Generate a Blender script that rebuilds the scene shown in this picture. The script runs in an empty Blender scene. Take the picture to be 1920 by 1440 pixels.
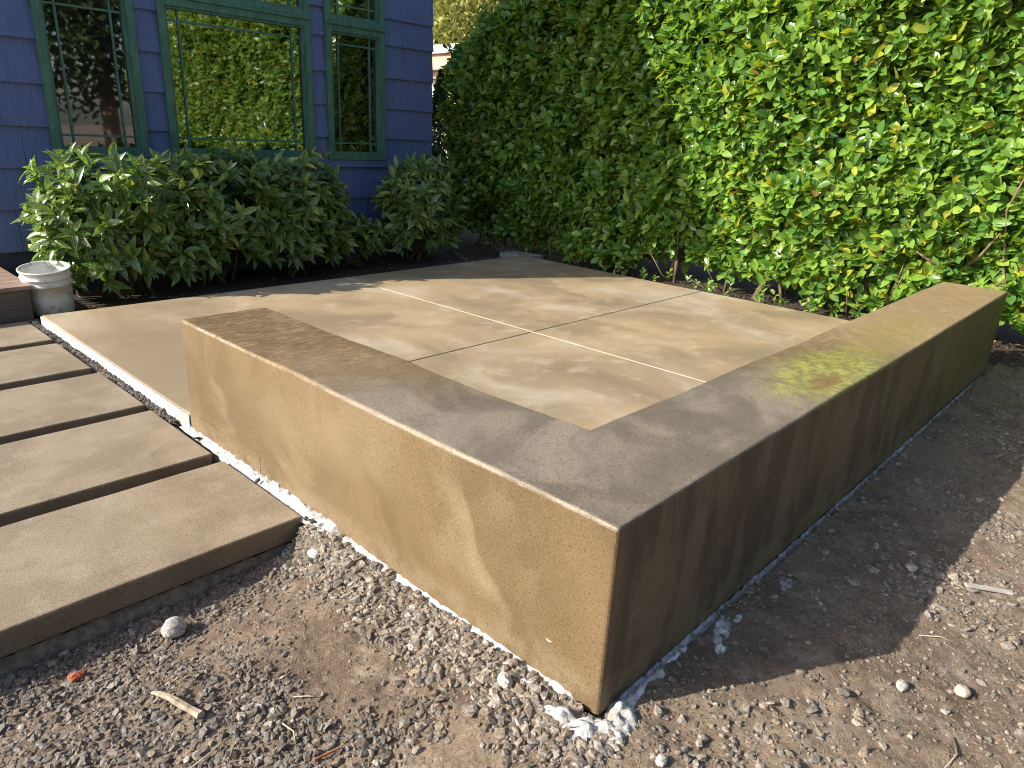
import bpy, bmesh, math, random
import numpy as np
from mathutils import Vector, Matrix
random.seed(7); rng=np.random.default_rng(11)
S=bpy.context.scene; COL=S.collection

# ---------------------------------------------------------------- camera, sky, sun, exposure
CAMP=np.array([-1.237813710545061,-0.7770857390436803,1.3692124607403362])
RM=np.array([[0.6866524265148753,0.2114387045061049,-0.6955588540145354],[-0.7254022735966451,0.26238973328776344,-0.6363514511070076],[0.047957975758170685,0.9415122421413098,0.3335486640296914]])
FPX=1329.0176823503891
cd=bpy.data.cameras.new('camera'); cam=bpy.data.objects.new('camera',cd); COL.objects.link(cam)
M4=Matrix([list(RM[0])+[CAMP[0]],list(RM[1])+[CAMP[1]],list(RM[2])+[CAMP[2]],[0,0,0,1]])
cam.matrix_world=M4; cd.sensor_width=36; cd.lens=FPX/1920*36; cd.clip_start=.02; cd.clip_end=500
S.camera=cam
SUN=Vector((-1.55,.87,1.0)).normalized()
w=bpy.data.worlds.new('World'); S.world=w; w.use_nodes=True
wn=w.node_tree; bg=wn.nodes['Background']; sky=wn.nodes.new('ShaderNodeTexSky'); sky.sky_type='NISHITA'; sky.sun_disc=False
sky.sun_elevation=math.asin(SUN.z); sky.sun_rotation=math.atan2(SUN.x,SUN.y); sky.dust_density=2.0
wn.links.new(sky.outputs[0],bg.inputs[0]); bg.inputs[1].default_value=.13
sl=bpy.data.lights.new('sun','SUN'); sl.energy=5.0; sl.angle=math.radians(.55); sl.color=(1,.93,.80)
so=bpy.data.objects.new('sun',sl); COL.objects.link(so); so.rotation_euler=SUN.to_track_quat('Z','Y').to_euler()
S.view_settings.view_transform='Standard'; S.view_settings.look='None'; S.view_settings.gamma=1; S.view_settings.exposure=.78
S.view_settings.use_curve_mapping=False
S.render.engine='CYCLES'; S.cycles.pixel_filter_type='BLACKMAN_HARRIS'; S.cycles.filter_width=1.0

# ---------------------------------------------------------------- helpers
def tag(o,label=None,cat=None,group=None,kind=None):
    if label:o['label']=label
    if cat:o['category']=cat
    if group:o['group']=group
    if kind:o['kind']=kind
    return o
def link(o,parent=None):
    COL.objects.link(o)
    if parent is not None:o.parent=parent
    return o
def empty(name,loc=(0,0,0)):
    o=bpy.data.objects.new(name,None); o.location=loc; o.empty_display_size=.1; return link(o)
def mesh_obj(name,verts,faces,m,parent=None,smooth=False,tint=None):
    me=bpy.data.meshes.new(name); me.from_pydata([tuple(map(float,v)) for v in verts],[],faces)
    me.materials.append(m)
    if smooth: me.polygons.foreach_set('use_smooth',[True]*len(me.polygons))
    if tint is not None:
        a=me.color_attributes.new('tint','FLOAT_COLOR','POINT'); a.data.foreach_set('color',np.tile(np.array(tint,dtype=np.float32),(len(verts),1)).ravel())
    me.update(); o=bpy.data.objects.new(name,me); return link(o,parent)
def bulk(name,tmpls,F,tid,A,P,tints,m,parent=None,smooth=True):
    """many copies of small templates (same topology F) joined into one mesh. A:(N,3,3) P:(N,3)"""
    T=np.array(tmpls)[tid]                      # N,V,3
    V=np.einsum('nij,nvj->nvi',A,T)+P[:,None,:]
    n,v=V.shape[:2]; V=V.reshape(-1,3)
    ls=[len(f) for f in F]; flat=np.concatenate([np.array(f) for f in F])
    LV=(flat[None,:]+(np.arange(n)*v)[:,None]).ravel()
    lt=np.tile(np.array(ls),n); st=np.concatenate([[0],np.cumsum(lt)[:-1]])
    me=bpy.data.meshes.new(name); me.vertices.add(len(V)); me.vertices.foreach_set('co',V.astype(np.float32).ravel())
    me.loops.add(len(LV)); me.loops.foreach_set('vertex_index',LV.astype(np.int32))
    me.polygons.add(len(lt)); me.polygons.foreach_set('loop_start',st.astype(np.int32)); me.polygons.foreach_set('loop_total',lt.astype(np.int32))
    me.polygons.foreach_set('use_smooth',np.full(len(lt),smooth))
    a=me.color_attributes.new('tint','FLOAT_COLOR','POINT')
    a.data.foreach_set('color',np.repeat(tints,v,axis=0).astype(np.float32).ravel())
    me.materials.append(m); me.update(calc_edges=True); me.validate()
    o=bpy.data.objects.new(name,me); return link(o,parent)
def box(name,x0,x1,y0,y1,z0,z1,m,parent=None,bev=0,seg=2,loc=None):
    bm=bmesh.new(); bmesh.ops.create_cube(bm,size=1)
    for v in bm.verts: v.co=Vector(((x0+x1)/2+v.co.x*(x1-x0),(y0+y1)/2+v.co.y*(y1-y0),(z0+z1)/2+v.co.z*(z1-z0)))
    if bev: bmesh.ops.bevel(bm,geom=bm.edges[:],offset=bev,segments=seg,affect='EDGES',profile=.5)
    if loc is not None:
        for v in bm.verts: v.co-=Vector(loc)
    me=bpy.data.meshes.new(name); bm.to_mesh(me); bm.free(); me.materials.append(m)
    o=bpy.data.objects.new(name,me)
    if loc is not None:o.location=loc
    return link(o,parent)
def tube(pts,radii,n=8):
    """verts,faces of a tapered tube through pts"""
    V=[];F=[];pts=[Vector(p) for p in pts]
    for i,p in enumerate(pts):
        d=(pts[min(i+1,len(pts)-1)]-pts[max(i-1,0)]).normalized()
        u=d.cross(Vector((0,0,1)) if abs(d.z)<.9 else Vector((1,0,0))).normalized(); v=d.cross(u)
        for k in range(n):
            a=2*math.pi*k/n; V.append(p+(u*math.cos(a)+v*math.sin(a))*radii[i])
    for i in range(len(pts)-1):
        for k in range(n): F.append((i*n+k,i*n+(k+1)%n,(i+1)*n+(k+1)%n,(i+1)*n+k))
    F.append(tuple(range(n))[::-1]); F.append(tuple(range((len(pts)-1)*n,len(pts)*n)))
    return V,F
def join(*vfs):
    V=[];F=[]
    for v,f in vfs:
        b=len(V); V+=list(v); F+=[tuple(i+b for i in q) for q in f]
    return V,F
def lathe(prof,n=40):
    V=[];F=[]
    for r,z in prof:
        for k in range(n):
            a=2*math.pi*k/n; V.append((r*math.cos(a),r*math.sin(a),z))
    for i in range(len(prof)-1):
        for k in range(n): F.append((i*n+k,i*n+(k+1)%n,(i+1)*n+(k+1)%n,(i+1)*n+k))
    return V,F
# value noise (numpy)
_tab=rng.random((256,256))
def vn(x,y,s,seed=0):
    x=np.asarray(x,float)*s+seed*17.3; y=np.asarray(y,float)*s+seed*31.7
    xi=np.floor(x).astype(int); yi=np.floor(y).astype(int); fx=x-xi; fy=y-yi
    fx=fx*fx*(3-2*fx); fy=fy*fy*(3-2*fy)
    g=lambda a,b:_tab[a&255,b&255]
    return (g(xi,yi)*(1-fx)+g(xi+1,yi)*fx)*(1-fy)+(g(xi,yi+1)*(1-fx)+g(xi+1,yi+1)*fx)*fy
def fbm(x,y,s,o=4,seed=0):
    t=0;a=1;n=0
    for i in range(o): t=t+a*vn(x,y,s*2**i,seed+i);n+=a;a*=.5
    return t/n
def ss(a,b,x): 
    t=np.clip((np.asarray(x,float)-a)/(b-a),0,1); return t*t*(3-2*t)
def proj(P):
    c=(np.asarray(P)-CAMP)@RM
    return 960+FPX*c[...,0]/-c[...,2],720-FPX*c[...,1]/-c[...,2],-c[...,2]

# ---------------------------------------------------------------- material helpers
class NT:
    def __init__(s,name):
        s.m=bpy.data.materials.new(name); s.m.use_nodes=True; s.t=s.m.node_tree; s.b=s.t.nodes['Principled BSDF']; s.out=s.t.nodes['Material Output']
        g=s.t.nodes.new('ShaderNodeNewGeometry'); s.pos=g.outputs['Position']; s.nrm=g.outputs['Normal']
    def n(s,ty,**k):
        x=s.t.nodes.new(ty)
        for a,b in k.items(): setattr(x,a,b)
        return x
    def put(s,sock,v):
        if isinstance(v,(int,float)): sock.default_value=v
        elif isinstance(v,(tuple,list)): sock.default_value=tuple(v)+((1,) if len(v)==3 and sock.type=='RGBA' else ())
        else: s.t.links.new(v,sock)
    def math(s,op,a,b=0,c=None,clamp=False):
        x=s.n('ShaderNodeMath',operation=op,use_clamp=clamp); s.put(x.inputs[0],a); s.put(x.inputs[1],b)
        if c is not None:s.put(x.inputs[2],c)
        return x.outputs[0]
    def vec(s,v,scale):
        x=s.n('ShaderNodeVectorMath',operation='MULTIPLY'); s.put(x.inputs[0],v); x.inputs[1].default_value=scale; return x.outputs[0]
    def noise(s,scale,detail=3,rough=.5,v=None,dist=0):
        x=s.n('ShaderNodeTexNoise'); s.put(x.inputs['Vector'],v if v is not None else s.pos); x.inputs['Scale'].default_value=scale
        x.inputs['Detail'].default_value=detail; x.inputs['Roughness'].default_value=rough; x.inputs['Distortion'].default_value=dist; return x.outputs[0]
    def vor(s,scale,feat='F1',v=None,out=0):
        x=s.n('ShaderNodeTexVoronoi',feature=feat); s.put(x.inputs['Vector'],v if v is not None else s.pos); x.inputs['Scale'].default_value=scale; return x.outputs[out]
    def rng(s,v,a,b,c=0.,d=1.):
        x=s.n('ShaderNodeMapRange',interpolation_type='SMOOTHSTEP'); s.put(x.inputs[0],v)
        for i,q in enumerate((a,b,c,d)): x.inputs[i+1].default_value=q
        return x.outputs[0]
    def mix(s,f,a,b,mode='MIX'):
        x=s.n('ShaderNodeMix',data_type='RGBA',blend_type=mode); s.put(x.inputs[0],f); s.put(x.inputs[6],a); s.put(x.inputs[7],b); return x.outputs[2]
    def xyz(s,v=None):
        x=s.n('ShaderNodeSeparateXYZ'); s.put(x.inputs[0],v if v is not None else s.pos); return x.outputs
    def bump(s,h,dist=.01,strength=1,prev=None):
        x=s.n('ShaderNodeBump'); x.inputs['Distance'].default_value=dist; x.inputs['Strength'].default_value=strength; s.put(x.inputs['Height'],h)
        if prev is not None:s.put(x.inputs['Normal'],prev)
        return x.outputs[0]
    def fin(s,col,rough=.8,normal=None,spec=.5):
        s.put(s.b.inputs['Base Color'],col); s.put(s.b.inputs['Roughness'],rough); s.b.inputs['Specular IOR Level'].default_value=spec
        if normal is not None:s.put(s.b.inputs['Normal'],normal)
        return s.m
def blob(q,cx,cy,rx,ry,dist,soft=.35,u='X',v='Y',zz=None):
    """soft-edged stain mask: ellipse in two world axes, broken up by noise"""
    X=q.xyz(); a=q.math('DIVIDE',q.math('SUBTRACT',X[u],cx),rx); b=q.math('DIVIDE',q.math('SUBTRACT',X[v],cy),ry)
    d=q.math('SQRT',q.math('ADD',q.math('MULTIPLY',a,a),q.math('MULTIPLY',b,b)))
    d=q.math('ADD',d,q.math('MULTIPLY',q.math('SUBTRACT',dist,.5),1.6))
    return q.rng(d,1-soft,1+soft,1,0)
def speck(q,col,amt=.25,sc=420):
    sc*=.6; amt*=1.35
    f=q.noise(sc,2,.7); col=q.mix(q.rng(f,.35,.65,0,1),col,q.mix(1.0,col,(1+amt,1+amt,1+amt),'MULTIPLY'))
    return q.mix(q.rng(q.noise(sc*.55,2,.6),.55,.72,0,amt*1.6),col,q.mix(1.0,col,(.55,.5,.45),'MULTIPLY'))

def m_slab():
    q=NT('patio_concrete'); n1=q.noise(.75,4,.55,dist=.6); n2=q.noise(1.5,4,.55,v=q.vec(q.pos,(1,.7,1)),dist=.5); n3=q.noise(5,5,.6,v=q.vec(q.pos,(1,1.3,1)),dist=.2)
    c=q.mix(q.rng(n1,.38,.62),(0.256,0.196,0.124),(0.336,0.252,0.152))
    c=q.mix(q.rng(n2,.5,.66,0,.75),c,(0.392,0.328,0.252)); c=q.mix(q.rng(n2,.47,.33,0,.6),c,(0.180,0.136,0.088))
    c=q.mix(q.rng(n3,.52,.7,0,.45),c,(0.424,0.352,0.260)); c=q.mix(q.rng(n3,.46,.3,0,.35),c,(0.216,0.164,0.100))
    c=q.mix(blob(q,.55,3.0,.75,1.2,n2,.5),c,(0.216,0.164,0.104))
    c=speck(q,c,.16,330)
    return q.fin(c,q.rng(n2,.3,.7,.62,.85),q.bump(q.noise(260,3,.7),.0015,.6,q.bump(n3,.004,.4)))
def m_wall():
    q=NT('wall_concrete'); X=q.xyz(); n1=q.noise(1.1,4,.55,dist=.8); n2=q.noise(3.2,4,.6,dist=.7); n3=q.noise(9,5,.65)
    c=q.mix(q.rng(n1,.38,.62),(0.096,0.062,0.028),(0.130,0.087,0.042)); c=q.mix(q.rng(n2,.5,.68,0,.6),c,(0.160,0.116,0.064)); c=q.mix(q.rng(n2,.47,.3,0,.6),c,(0.092,0.060,0.028))
    # grey-brown zone on the tops round the corner, ragged edge
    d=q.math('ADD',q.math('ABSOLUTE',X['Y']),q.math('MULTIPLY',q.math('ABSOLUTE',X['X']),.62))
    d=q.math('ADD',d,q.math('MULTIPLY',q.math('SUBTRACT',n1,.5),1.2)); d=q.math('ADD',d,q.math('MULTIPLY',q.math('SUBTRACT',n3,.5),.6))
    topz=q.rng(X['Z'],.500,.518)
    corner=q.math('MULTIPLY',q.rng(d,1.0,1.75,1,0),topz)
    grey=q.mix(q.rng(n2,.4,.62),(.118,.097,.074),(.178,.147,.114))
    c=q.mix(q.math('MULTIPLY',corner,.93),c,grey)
    # golden broom-streaked far half of the tops
    st=q.noise(14,4,.7,v=q.vec(q.pos,(1.2,4,1)))
    c=q.mix(q.math('MULTIPLY',topz,q.math('MULTIPLY',q.rng(st,.45,.65),q.rng(d,1.3,1.9,0,.6))),c,(0.240,0.172,0.088))
    # outer face of the long side: dark brown, streaked with green towards the far end
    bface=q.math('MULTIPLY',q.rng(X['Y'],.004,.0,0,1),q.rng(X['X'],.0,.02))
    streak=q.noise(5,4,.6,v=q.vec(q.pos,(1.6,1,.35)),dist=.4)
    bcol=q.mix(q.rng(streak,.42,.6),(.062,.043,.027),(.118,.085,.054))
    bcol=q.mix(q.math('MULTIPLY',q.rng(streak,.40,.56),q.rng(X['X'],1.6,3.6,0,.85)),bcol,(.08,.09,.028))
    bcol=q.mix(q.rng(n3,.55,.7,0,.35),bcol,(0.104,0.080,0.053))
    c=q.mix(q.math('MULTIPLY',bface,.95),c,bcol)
    # short side face: pale scoured flame shapes and darker wet shapes
    afc=q.rng(X['X'],.006,.0,0,1)
    yr=q.math('ADD',q.math('MULTIPLY',X['Z'],.72),q.math('ADD',.205,q.math('MULTIPLY',q.math('SUBTRACT',q.noise(3.5,2,.5),.5),.30)))
    dl=q.math('SUBTRACT',X['Y'],yr); zr=q.math('MULTIPLY',q.rng(X['Z'],.47,.36),q.rng(X['Z'],.07,.16))
    pale=q.math('MULTIPLY',q.math('MULTIPLY',q.math('MULTIPLY',q.rng(dl,-.01,.03),q.rng(dl,.17,.05)),zr),afc)
    c=q.mix(q.math('MULTIPLY',pale,.55),c,(0.188,0.140,0.084))
    dark=q.math('MULTIPLY',q.math('MULTIPLY',q.math('MULTIPLY',q.rng(dl,.004,-.004),q.rng(dl,-.24,-.06)),zr),afc); c=q.mix(q.math('MULTIPLY',dark,.6),c,(0.092,0.061,0.026))
    dk2=q.math('MULTIPLY',blob(q,1.72,.20,.30,.15,n2,.16,'Y','Z'),afc); c=q.mix(q.math('MULTIPLY',dk2,.5),c,(0.092,0.064,0.032))
    pl2=q.math('MULTIPLY',blob(q,1.3,.34,.5,.12,n1,.4,'Y','Z'),afc); c=q.mix(q.math('MULTIPLY',pl2,.5),c,(0.160,0.116,0.064))
    c=q.mix(q.math('MULTIPLY',q.rng(X['Z'],.10,.03,0,.7),q.rng(n3,.35,.6)),c,(0.160,0.120,0.072))
    # worn outer top arris, its sunlit highlight painted as a paler line
    ar=q.math('MULTIPLY',q.rng(X['X'],.012,.0),q.rng(q.math('ABSOLUTE',q.math('SUBTRACT',X['Z'],.514)),.0,.010,1,0)); c=q.mix(q.math('MULTIPLY',ar,q.rng(n3,.38,.62,.05,.6)),c,(0.336,0.280,0.208))
    ar2=q.math('MULTIPLY',q.rng(q.math('ABSOLUTE',q.math('SUBTRACT',X['Z'],.10)),.0,.006,1,0),q.math('MULTIPLY',afc,q.rng(n3,.62,.68)))
    c=q.mix(q.math('MULTIPLY',ar2,.7),c,(0.528,0.480,0.400))
    # moss / algae on the long top
    mo=q.math('MULTIPLY',blob(q,1.68,.13,.42,.17,q.noise(7,5,.65),.5),topz)
    mcol=q.mix(q.rng(q.noise(30,4,.7),.42,.6),(.15,.14,.035),(.26,.275,.05)); c=q.mix(q.math('MULTIPLY',mo,.8),c,mcol)
    br=q.math('MULTIPLY',blob(q,1.50,.09,.13,.05,q.noise(16,5,.7),.5),topz); c=q.mix(q.math('MULTIPLY',br,.7),c,(0.136,0.072,0.024))
    c=q.mix(q.math('MULTIPLY',topz,q.rng(X['X'],1.9,2.6,0,.6)),c,(.30,.215,.12))
    mo2=q.math('MULTIPLY',blob(q,2.55,.14,.5,.14,n2,.5),topz); c=q.mix(q.math('MULTIPLY',mo2,.45),c,(0.216,0.176,0.048))
    c=speck(q,c,.34,330)
    bn=q.bump(q.noise(330,2,.6),.0012,.5,q.bump(n3,.006,.3)); bn=q.bump(q.math('MULTIPLY',st,topz),.0025,.5,bn)
    return q.fin(c,q.rng(n2,.3,.7,.55,.8),bn)
def m_paver():
    q=NT('paver_concrete'); X=q.xyz(); n1=q.noise(1.6,4,.6,dist=.6); n3=q.noise(7,5,.65)
    c=q.mix(q.rng(n1,.38,.62),(0.176,0.135,0.090),(0.230,0.180,0.125)); c=q.mix(q.rng(n3,.5,.7,0,.4),c,(0.295,0.250,0.193)); c=q.mix(q.rng(n3,.45,.3,0,.5),c,(0.139,0.107,0.070))
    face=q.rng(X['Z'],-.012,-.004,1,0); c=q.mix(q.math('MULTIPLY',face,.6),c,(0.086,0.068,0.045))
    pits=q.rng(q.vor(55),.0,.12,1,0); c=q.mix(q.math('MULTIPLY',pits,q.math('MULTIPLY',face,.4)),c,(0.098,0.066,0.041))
    c=speck(q,c,.28,300); return q.fin(c,.75,q.bump(q.noise(220,3,.75),.002,.8,q.bump(n3,.004,.4)))
def m_ground():
    q=NT('dirt'); X=q.xyz(); n1=q.noise(1.3,4,.6,dist=.5); n2=q.noise(6,6,.7,dist=.3); n3=q.noise(38,5,.75); n4=q.noise(150,4,.75)
    c=q.mix(q.rng(n1,.4,.6),(.165,.112,.075),(.255,.185,.128)); c=q.mix(q.rng(n2,.5,.66,0,.7),c,(.33,.265,.20)); c=q.mix(q.rng(n2,.47,.32,0,.75),c,(.12,.082,.056))
    c=q.mix(q.rng(n3,.52,.68,0,.6),c,(.36,.295,.23)); c=q.mix(q.rng(n3,.46,.34,0,.65),c,(.095,.068,.047)); c=q.mix(q.rng(n4,.55,.68,0,.5),c,(.42,.36,.29)); c=q.mix(q.rng(n4,.45,.34,0,.6),c,(.08,.06,.045))
    # dark leaf mould in the planting beds under the shrubs and the hedge
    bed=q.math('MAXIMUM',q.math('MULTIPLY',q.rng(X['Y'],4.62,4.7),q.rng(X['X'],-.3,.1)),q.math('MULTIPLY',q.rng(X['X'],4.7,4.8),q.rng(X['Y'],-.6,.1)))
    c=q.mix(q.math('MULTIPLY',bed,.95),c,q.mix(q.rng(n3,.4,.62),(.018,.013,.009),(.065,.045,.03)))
    return q.fin(c,.92,q.bump(n4,.004,1,q.bump(n3,.016,.9,q.bump(n2,.02,.5))))
def m_tint(name,rough=.8,bump_s=60,bump_d=.002,spec=.4,var=.35):
    q=NT(name); a=q.n('ShaderNodeVertexColor',layer_name='tint').outputs[0]; n=q.noise(bump_s,4,.65)
    c=q.mix(q.rng(n,.4,.62,0,1),q.mix(1.,a,(1-var,)*3,'MULTIPLY'),q.mix(1.,a,(1+var*.6,)*3,'MULTIPLY'))
    return q.fin(c,rough,q.bump(n,bump_d,.7),spec)
def m_leaf(name,rough=.24,trans=.34,spots=False,tc=(2.3,1.8,.5)):
    q=NT(name); a=q.n('ShaderNodeVertexColor',layer_name='tint').outputs[0]
    if spots:
        s=q.rng(q.noise(95,2,.6),.54,.59,0,.85); a=q.mix(s,a,(.36,.42,.12))
    else:
        a=q.mix(q.rng(q.noise(25,2,.5),.35,.65,0,.3),a,(.15,.25,.03))
    q.put(q.b.inputs['Base Color'],a); q.b.inputs['Roughness'].default_value=rough; q.b.inputs['Specular IOR Level'].default_value=.75
    tr=q.n('ShaderNodeBsdfTranslucent'); q.put(tr.inputs[0],q.mix(1.,a,tc,'MULTIPLY'))
    mx=q.n('ShaderNodeMixShader'); mx.inputs[0].default_value=trans; q.t.links.new(q.b.outputs[0],mx.inputs[1]); q.t.links.new(tr.outputs[0],mx.inputs[2]); q.t.links.new(mx.outputs[0],q.out.inputs[0])
    return q.m
def m_plain(name,col,rough=.6,var=.15,sc=8,stretch=(1,1,1),bump=.001,spec=.5,metal=0):
    q=NT(name); n=q.noise(sc,4,.6,v=q.vec(q.pos,stretch)); c=q.mix(q.rng(n,.35,.65),tuple(x*(1-var) for x in col),tuple(min(1,x*(1+var)) for x in col))
    q.b.inputs['Metallic'].default_value=metal
    return q.fin(c,rough,q.bump(n,bump,.6),spec)
def m_shingle():
    q=NT('shingle_paint'); n=q.noise(60,3,.6,v=q.vec(q.pos,(1,1,-.02))); n2=q.noise(2.5,3,.5); oi=q.n('ShaderNodeObjectInfo').outputs['Random']
    c=q.mix(q.rng(n,.38,.62),(.092,.118,.255),(.118,.152,.335)); c=q.mix(q.math('MULTIPLY',oi,.55),c,(.10,.14,.31)); c=q.mix(q.rng(n2,.5,.7,0,.35),c,(.08,.115,.25))
    return q.fin(c,.62,q.bump(n,.004,.8))
def m_glass():
    q=NT('window_glass'); n=q.noise(1.3,2,.5)
    q.b.inputs['IOR'].default_value=2.8
    return q.fin((.004,.005,.005),.02,q.bump(n,.004,.25),.5)
def m_bucket():
    q=NT('bucket_plastic'); n=q.noise(14,5,.7); n2=q.noise(5,4,.6)
    c=q.mix(q.rng(n,.52,.64,0,.8),(.72,.71,.68),(.42,.38,.32)); c=q.mix(q.rng(n2,.5,.66,0,.6),c,(.62,.58,.50)); return q.fin(c,.55,q.bump(n,.002,.5))
def m_lime():
    q=NT('lime_mortar'); n=q.noise(28,5,.7); n2=q.noise(7,4,.6); c=q.mix(q.rng(n,.36,.6),(.28,.27,.255),(.66,.67,.69)); c=q.mix(q.rng(n2,.54,.66,0,.6),c,(.26,.22,.175))
    return q.fin(c,.9,q.bump(n,.008,.9,q.bump(q.noise(120,3,.7),.003,.8)))
def m_slabedge():
    q=NT('slab_edge_lime'); n=q.noise(40,4,.7,v=q.vec(q.pos,(1,1,.12))); X=q.xyz()
    s=q.rng(X['Y'],2.45,2.75,1,0); c=q.mix(q.math('MULTIPLY',q.rng(n,.42,.52),q.math('ADD',q.math('MULTIPLY',s,.8),.1)),(.80,.78,.74),(.36,.28,.18)); return q.fin(c,.85,q.bump(n,.003,.6))
MS=m_slab(); MW=m_wall(); MP=m_paver(); MG=m_ground(); MST=m_tint('gravel_stone',.88,120,.003); MLF=m_leaf('laurel_leaf'); MAU=m_leaf('spotted_leaf',.30,.3,True,(1.5,1.6,.6))
MTL=m_leaf('tree_leaf',.6,.35,False,(1.1,1.1,.5)); MSH=m_shingle(); MGR=m_plain('green_trim_paint',(.06,.155,.118),.5,.18,20,(1,1,.3)); MGL=m_glass(); MBK=m_bucket(); MLM=m_lime(); MSE=m_slabedge()
MBARK=m_plain('bark',(.16,.105,.07),.9,.4,30,(1,1,.25),.01); MWD=m_plain('weathered_wood',(.34,.27,.20),.85,.3,25,(1,1,1),.004); MGREYW=m_plain('grey_wood',(.42,.39,.36),.85,.2,30,(1,.4,1),.003)
MDK=m_plain('deck_board',(.27,.185,.14),.6,.2,30,(.2,4,1),.002); MDF=m_plain('deck_fascia',(.105,.08,.065),.65,.2,30,(.2,1,4),.002)
MFND=m_plain('foundation_paint',(.075,.085,.125),.8,.25,5); MROOF=m_plain('roof_shingle',(.10,.09,.085),.9,.3,30); MJD=m_plain('dark_joint',(.05,.035,.022),.95,.3,60)
MJL=m_plain('joint_sunlit_cream',(.80,.74,.52),.7,.08,40); MHW=m_plain('house_body',(.085,.11,.26),.7,.2,5); MLITTER=m_tint('dry_leaf',.85,60,.002); MMETAL=m_plain('handle_wire',(.5,.5,.48),.4,.1,30,metal=1)
MNW=m_plain('pale_stucco',(.82,.78,.68),.9,.05,10); MNF=m_plain('pink_fascia',(.62,.36,.27),.7,.1,5); MNR=m_plain('pale_roof',(.55,.53,.50),.8,.1,10); MNS=m_plain('beige_soffit',(.62,.5,.33),.8,.05,10)

# ---------------------------------------------------------------- ground
def hgt(x,y):
    x=np.asarray(x,float); y=np.asarray(y,float)
    left=ss(-.02,-.6,x)*ss(2.9,2.0,y)
    z=-.028-.05*left
    z=z-.075*ss(-.05,-.16,x)*ss(.80,1.18,y)*ss(4.95,4.85,y)          # dug out in front of and between the pavers
    z=z-.04*ss(.5,3,x)*ss(0,-.5,y)*0.6
    amp=.018*ss(.0,.12,np.abs(np.where(y<0,y,np.where(x<0,x,.0))))+.004
    rough=fbm(x,y,2.2,3,1)-.5
    z=z+rough*.05*np.minimum(1,amp*60)
    fine=(fbm(x,y,14,4,5)-.5); z=z+fine*.022+(vn(x,y,55,9)-.5)*.007*ss(-3,-2.5,x)
    under=(x>-.02)&(x<4.85)&(y>-.02)&(y<4.72)
    z=np.where(under,np.minimum(z,-.06),z)
    pav=(x<-.045)&(x>-1.7)&(y>1.3)&(y<4.9); z=np.where(pav,np.minimum(z,-.15),z)
    bed=ss(4.72,4.9,y)*ss(-.1,.2,x); z=z*(1-bed)+bed*(-.035+(fbm(x,y,3,3,7)-.5)*.06)
    hb=ss(4.82,5.1,x); z=z+hb*.03*ss(.5,1,y)
    return z
def axis(a,b,step,lo,hi):
    mid=np.arange(a,b,step); L=[];s=step;p=a
    while p>lo: s=min(s*1.25,6); p-=s; L.append(p)
    R=[];s=step;p=mid[-1]
    while p<hi: s=min(s*1.25,6); p+=s; R.append(p)
    return np.concatenate([L[::-1],mid,R])
gx=axis(-1.45,2.9,.0125,-70,90); gy=axis(-1.1,1.5,.0125,-70,100)
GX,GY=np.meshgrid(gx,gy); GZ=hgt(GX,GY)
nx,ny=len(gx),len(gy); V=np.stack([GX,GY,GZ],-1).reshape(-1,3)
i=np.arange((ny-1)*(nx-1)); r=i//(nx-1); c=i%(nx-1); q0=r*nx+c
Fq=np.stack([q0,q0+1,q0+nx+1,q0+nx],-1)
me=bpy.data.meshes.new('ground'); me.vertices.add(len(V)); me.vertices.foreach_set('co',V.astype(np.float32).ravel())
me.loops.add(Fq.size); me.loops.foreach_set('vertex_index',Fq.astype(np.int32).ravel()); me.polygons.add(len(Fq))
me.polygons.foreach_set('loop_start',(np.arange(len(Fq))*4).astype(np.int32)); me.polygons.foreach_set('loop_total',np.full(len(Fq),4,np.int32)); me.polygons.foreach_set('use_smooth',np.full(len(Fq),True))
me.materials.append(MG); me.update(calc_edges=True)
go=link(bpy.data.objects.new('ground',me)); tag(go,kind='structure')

# ---------------------------------------------------------------- patio slab: four panels between saw-cut joints
patio=empty('patio',(0,0,0)); tag(patio,'tan concrete patio slab cut into four panels by one pale and one dark joint','patio',kind='structure')
PX,PY=4.77,4.67; jx,jy=2.40,2.38; ZP=.062
for (x0,x1) in ((.003,jx-.004),(jx+.004,PX)):
    for (y0,y1) in ((.05,jy-.005),(jy+.005,PY)):
        box('panel',x0,x1,y0,y1,-.06,ZP,MS,patio,bev=.004)
box('joint_sunlit_strip',jx-.004,jx+.004,.4,PY-.01,-.05,ZP-.001,MJL,patio)  # cream strip paints the sunlit side of the saw cut
for a,b in ((.4,jx-.006),(jx+.006,PX-.01)): box('joint_gap',a,b,jy-.005,jy+.005,-.05,ZP-.007,MJD,patio)
box('slab_edge',-.006,.0,2.385,PY,-.055,ZP-.006,MSE,patio,bev=.002)

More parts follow.
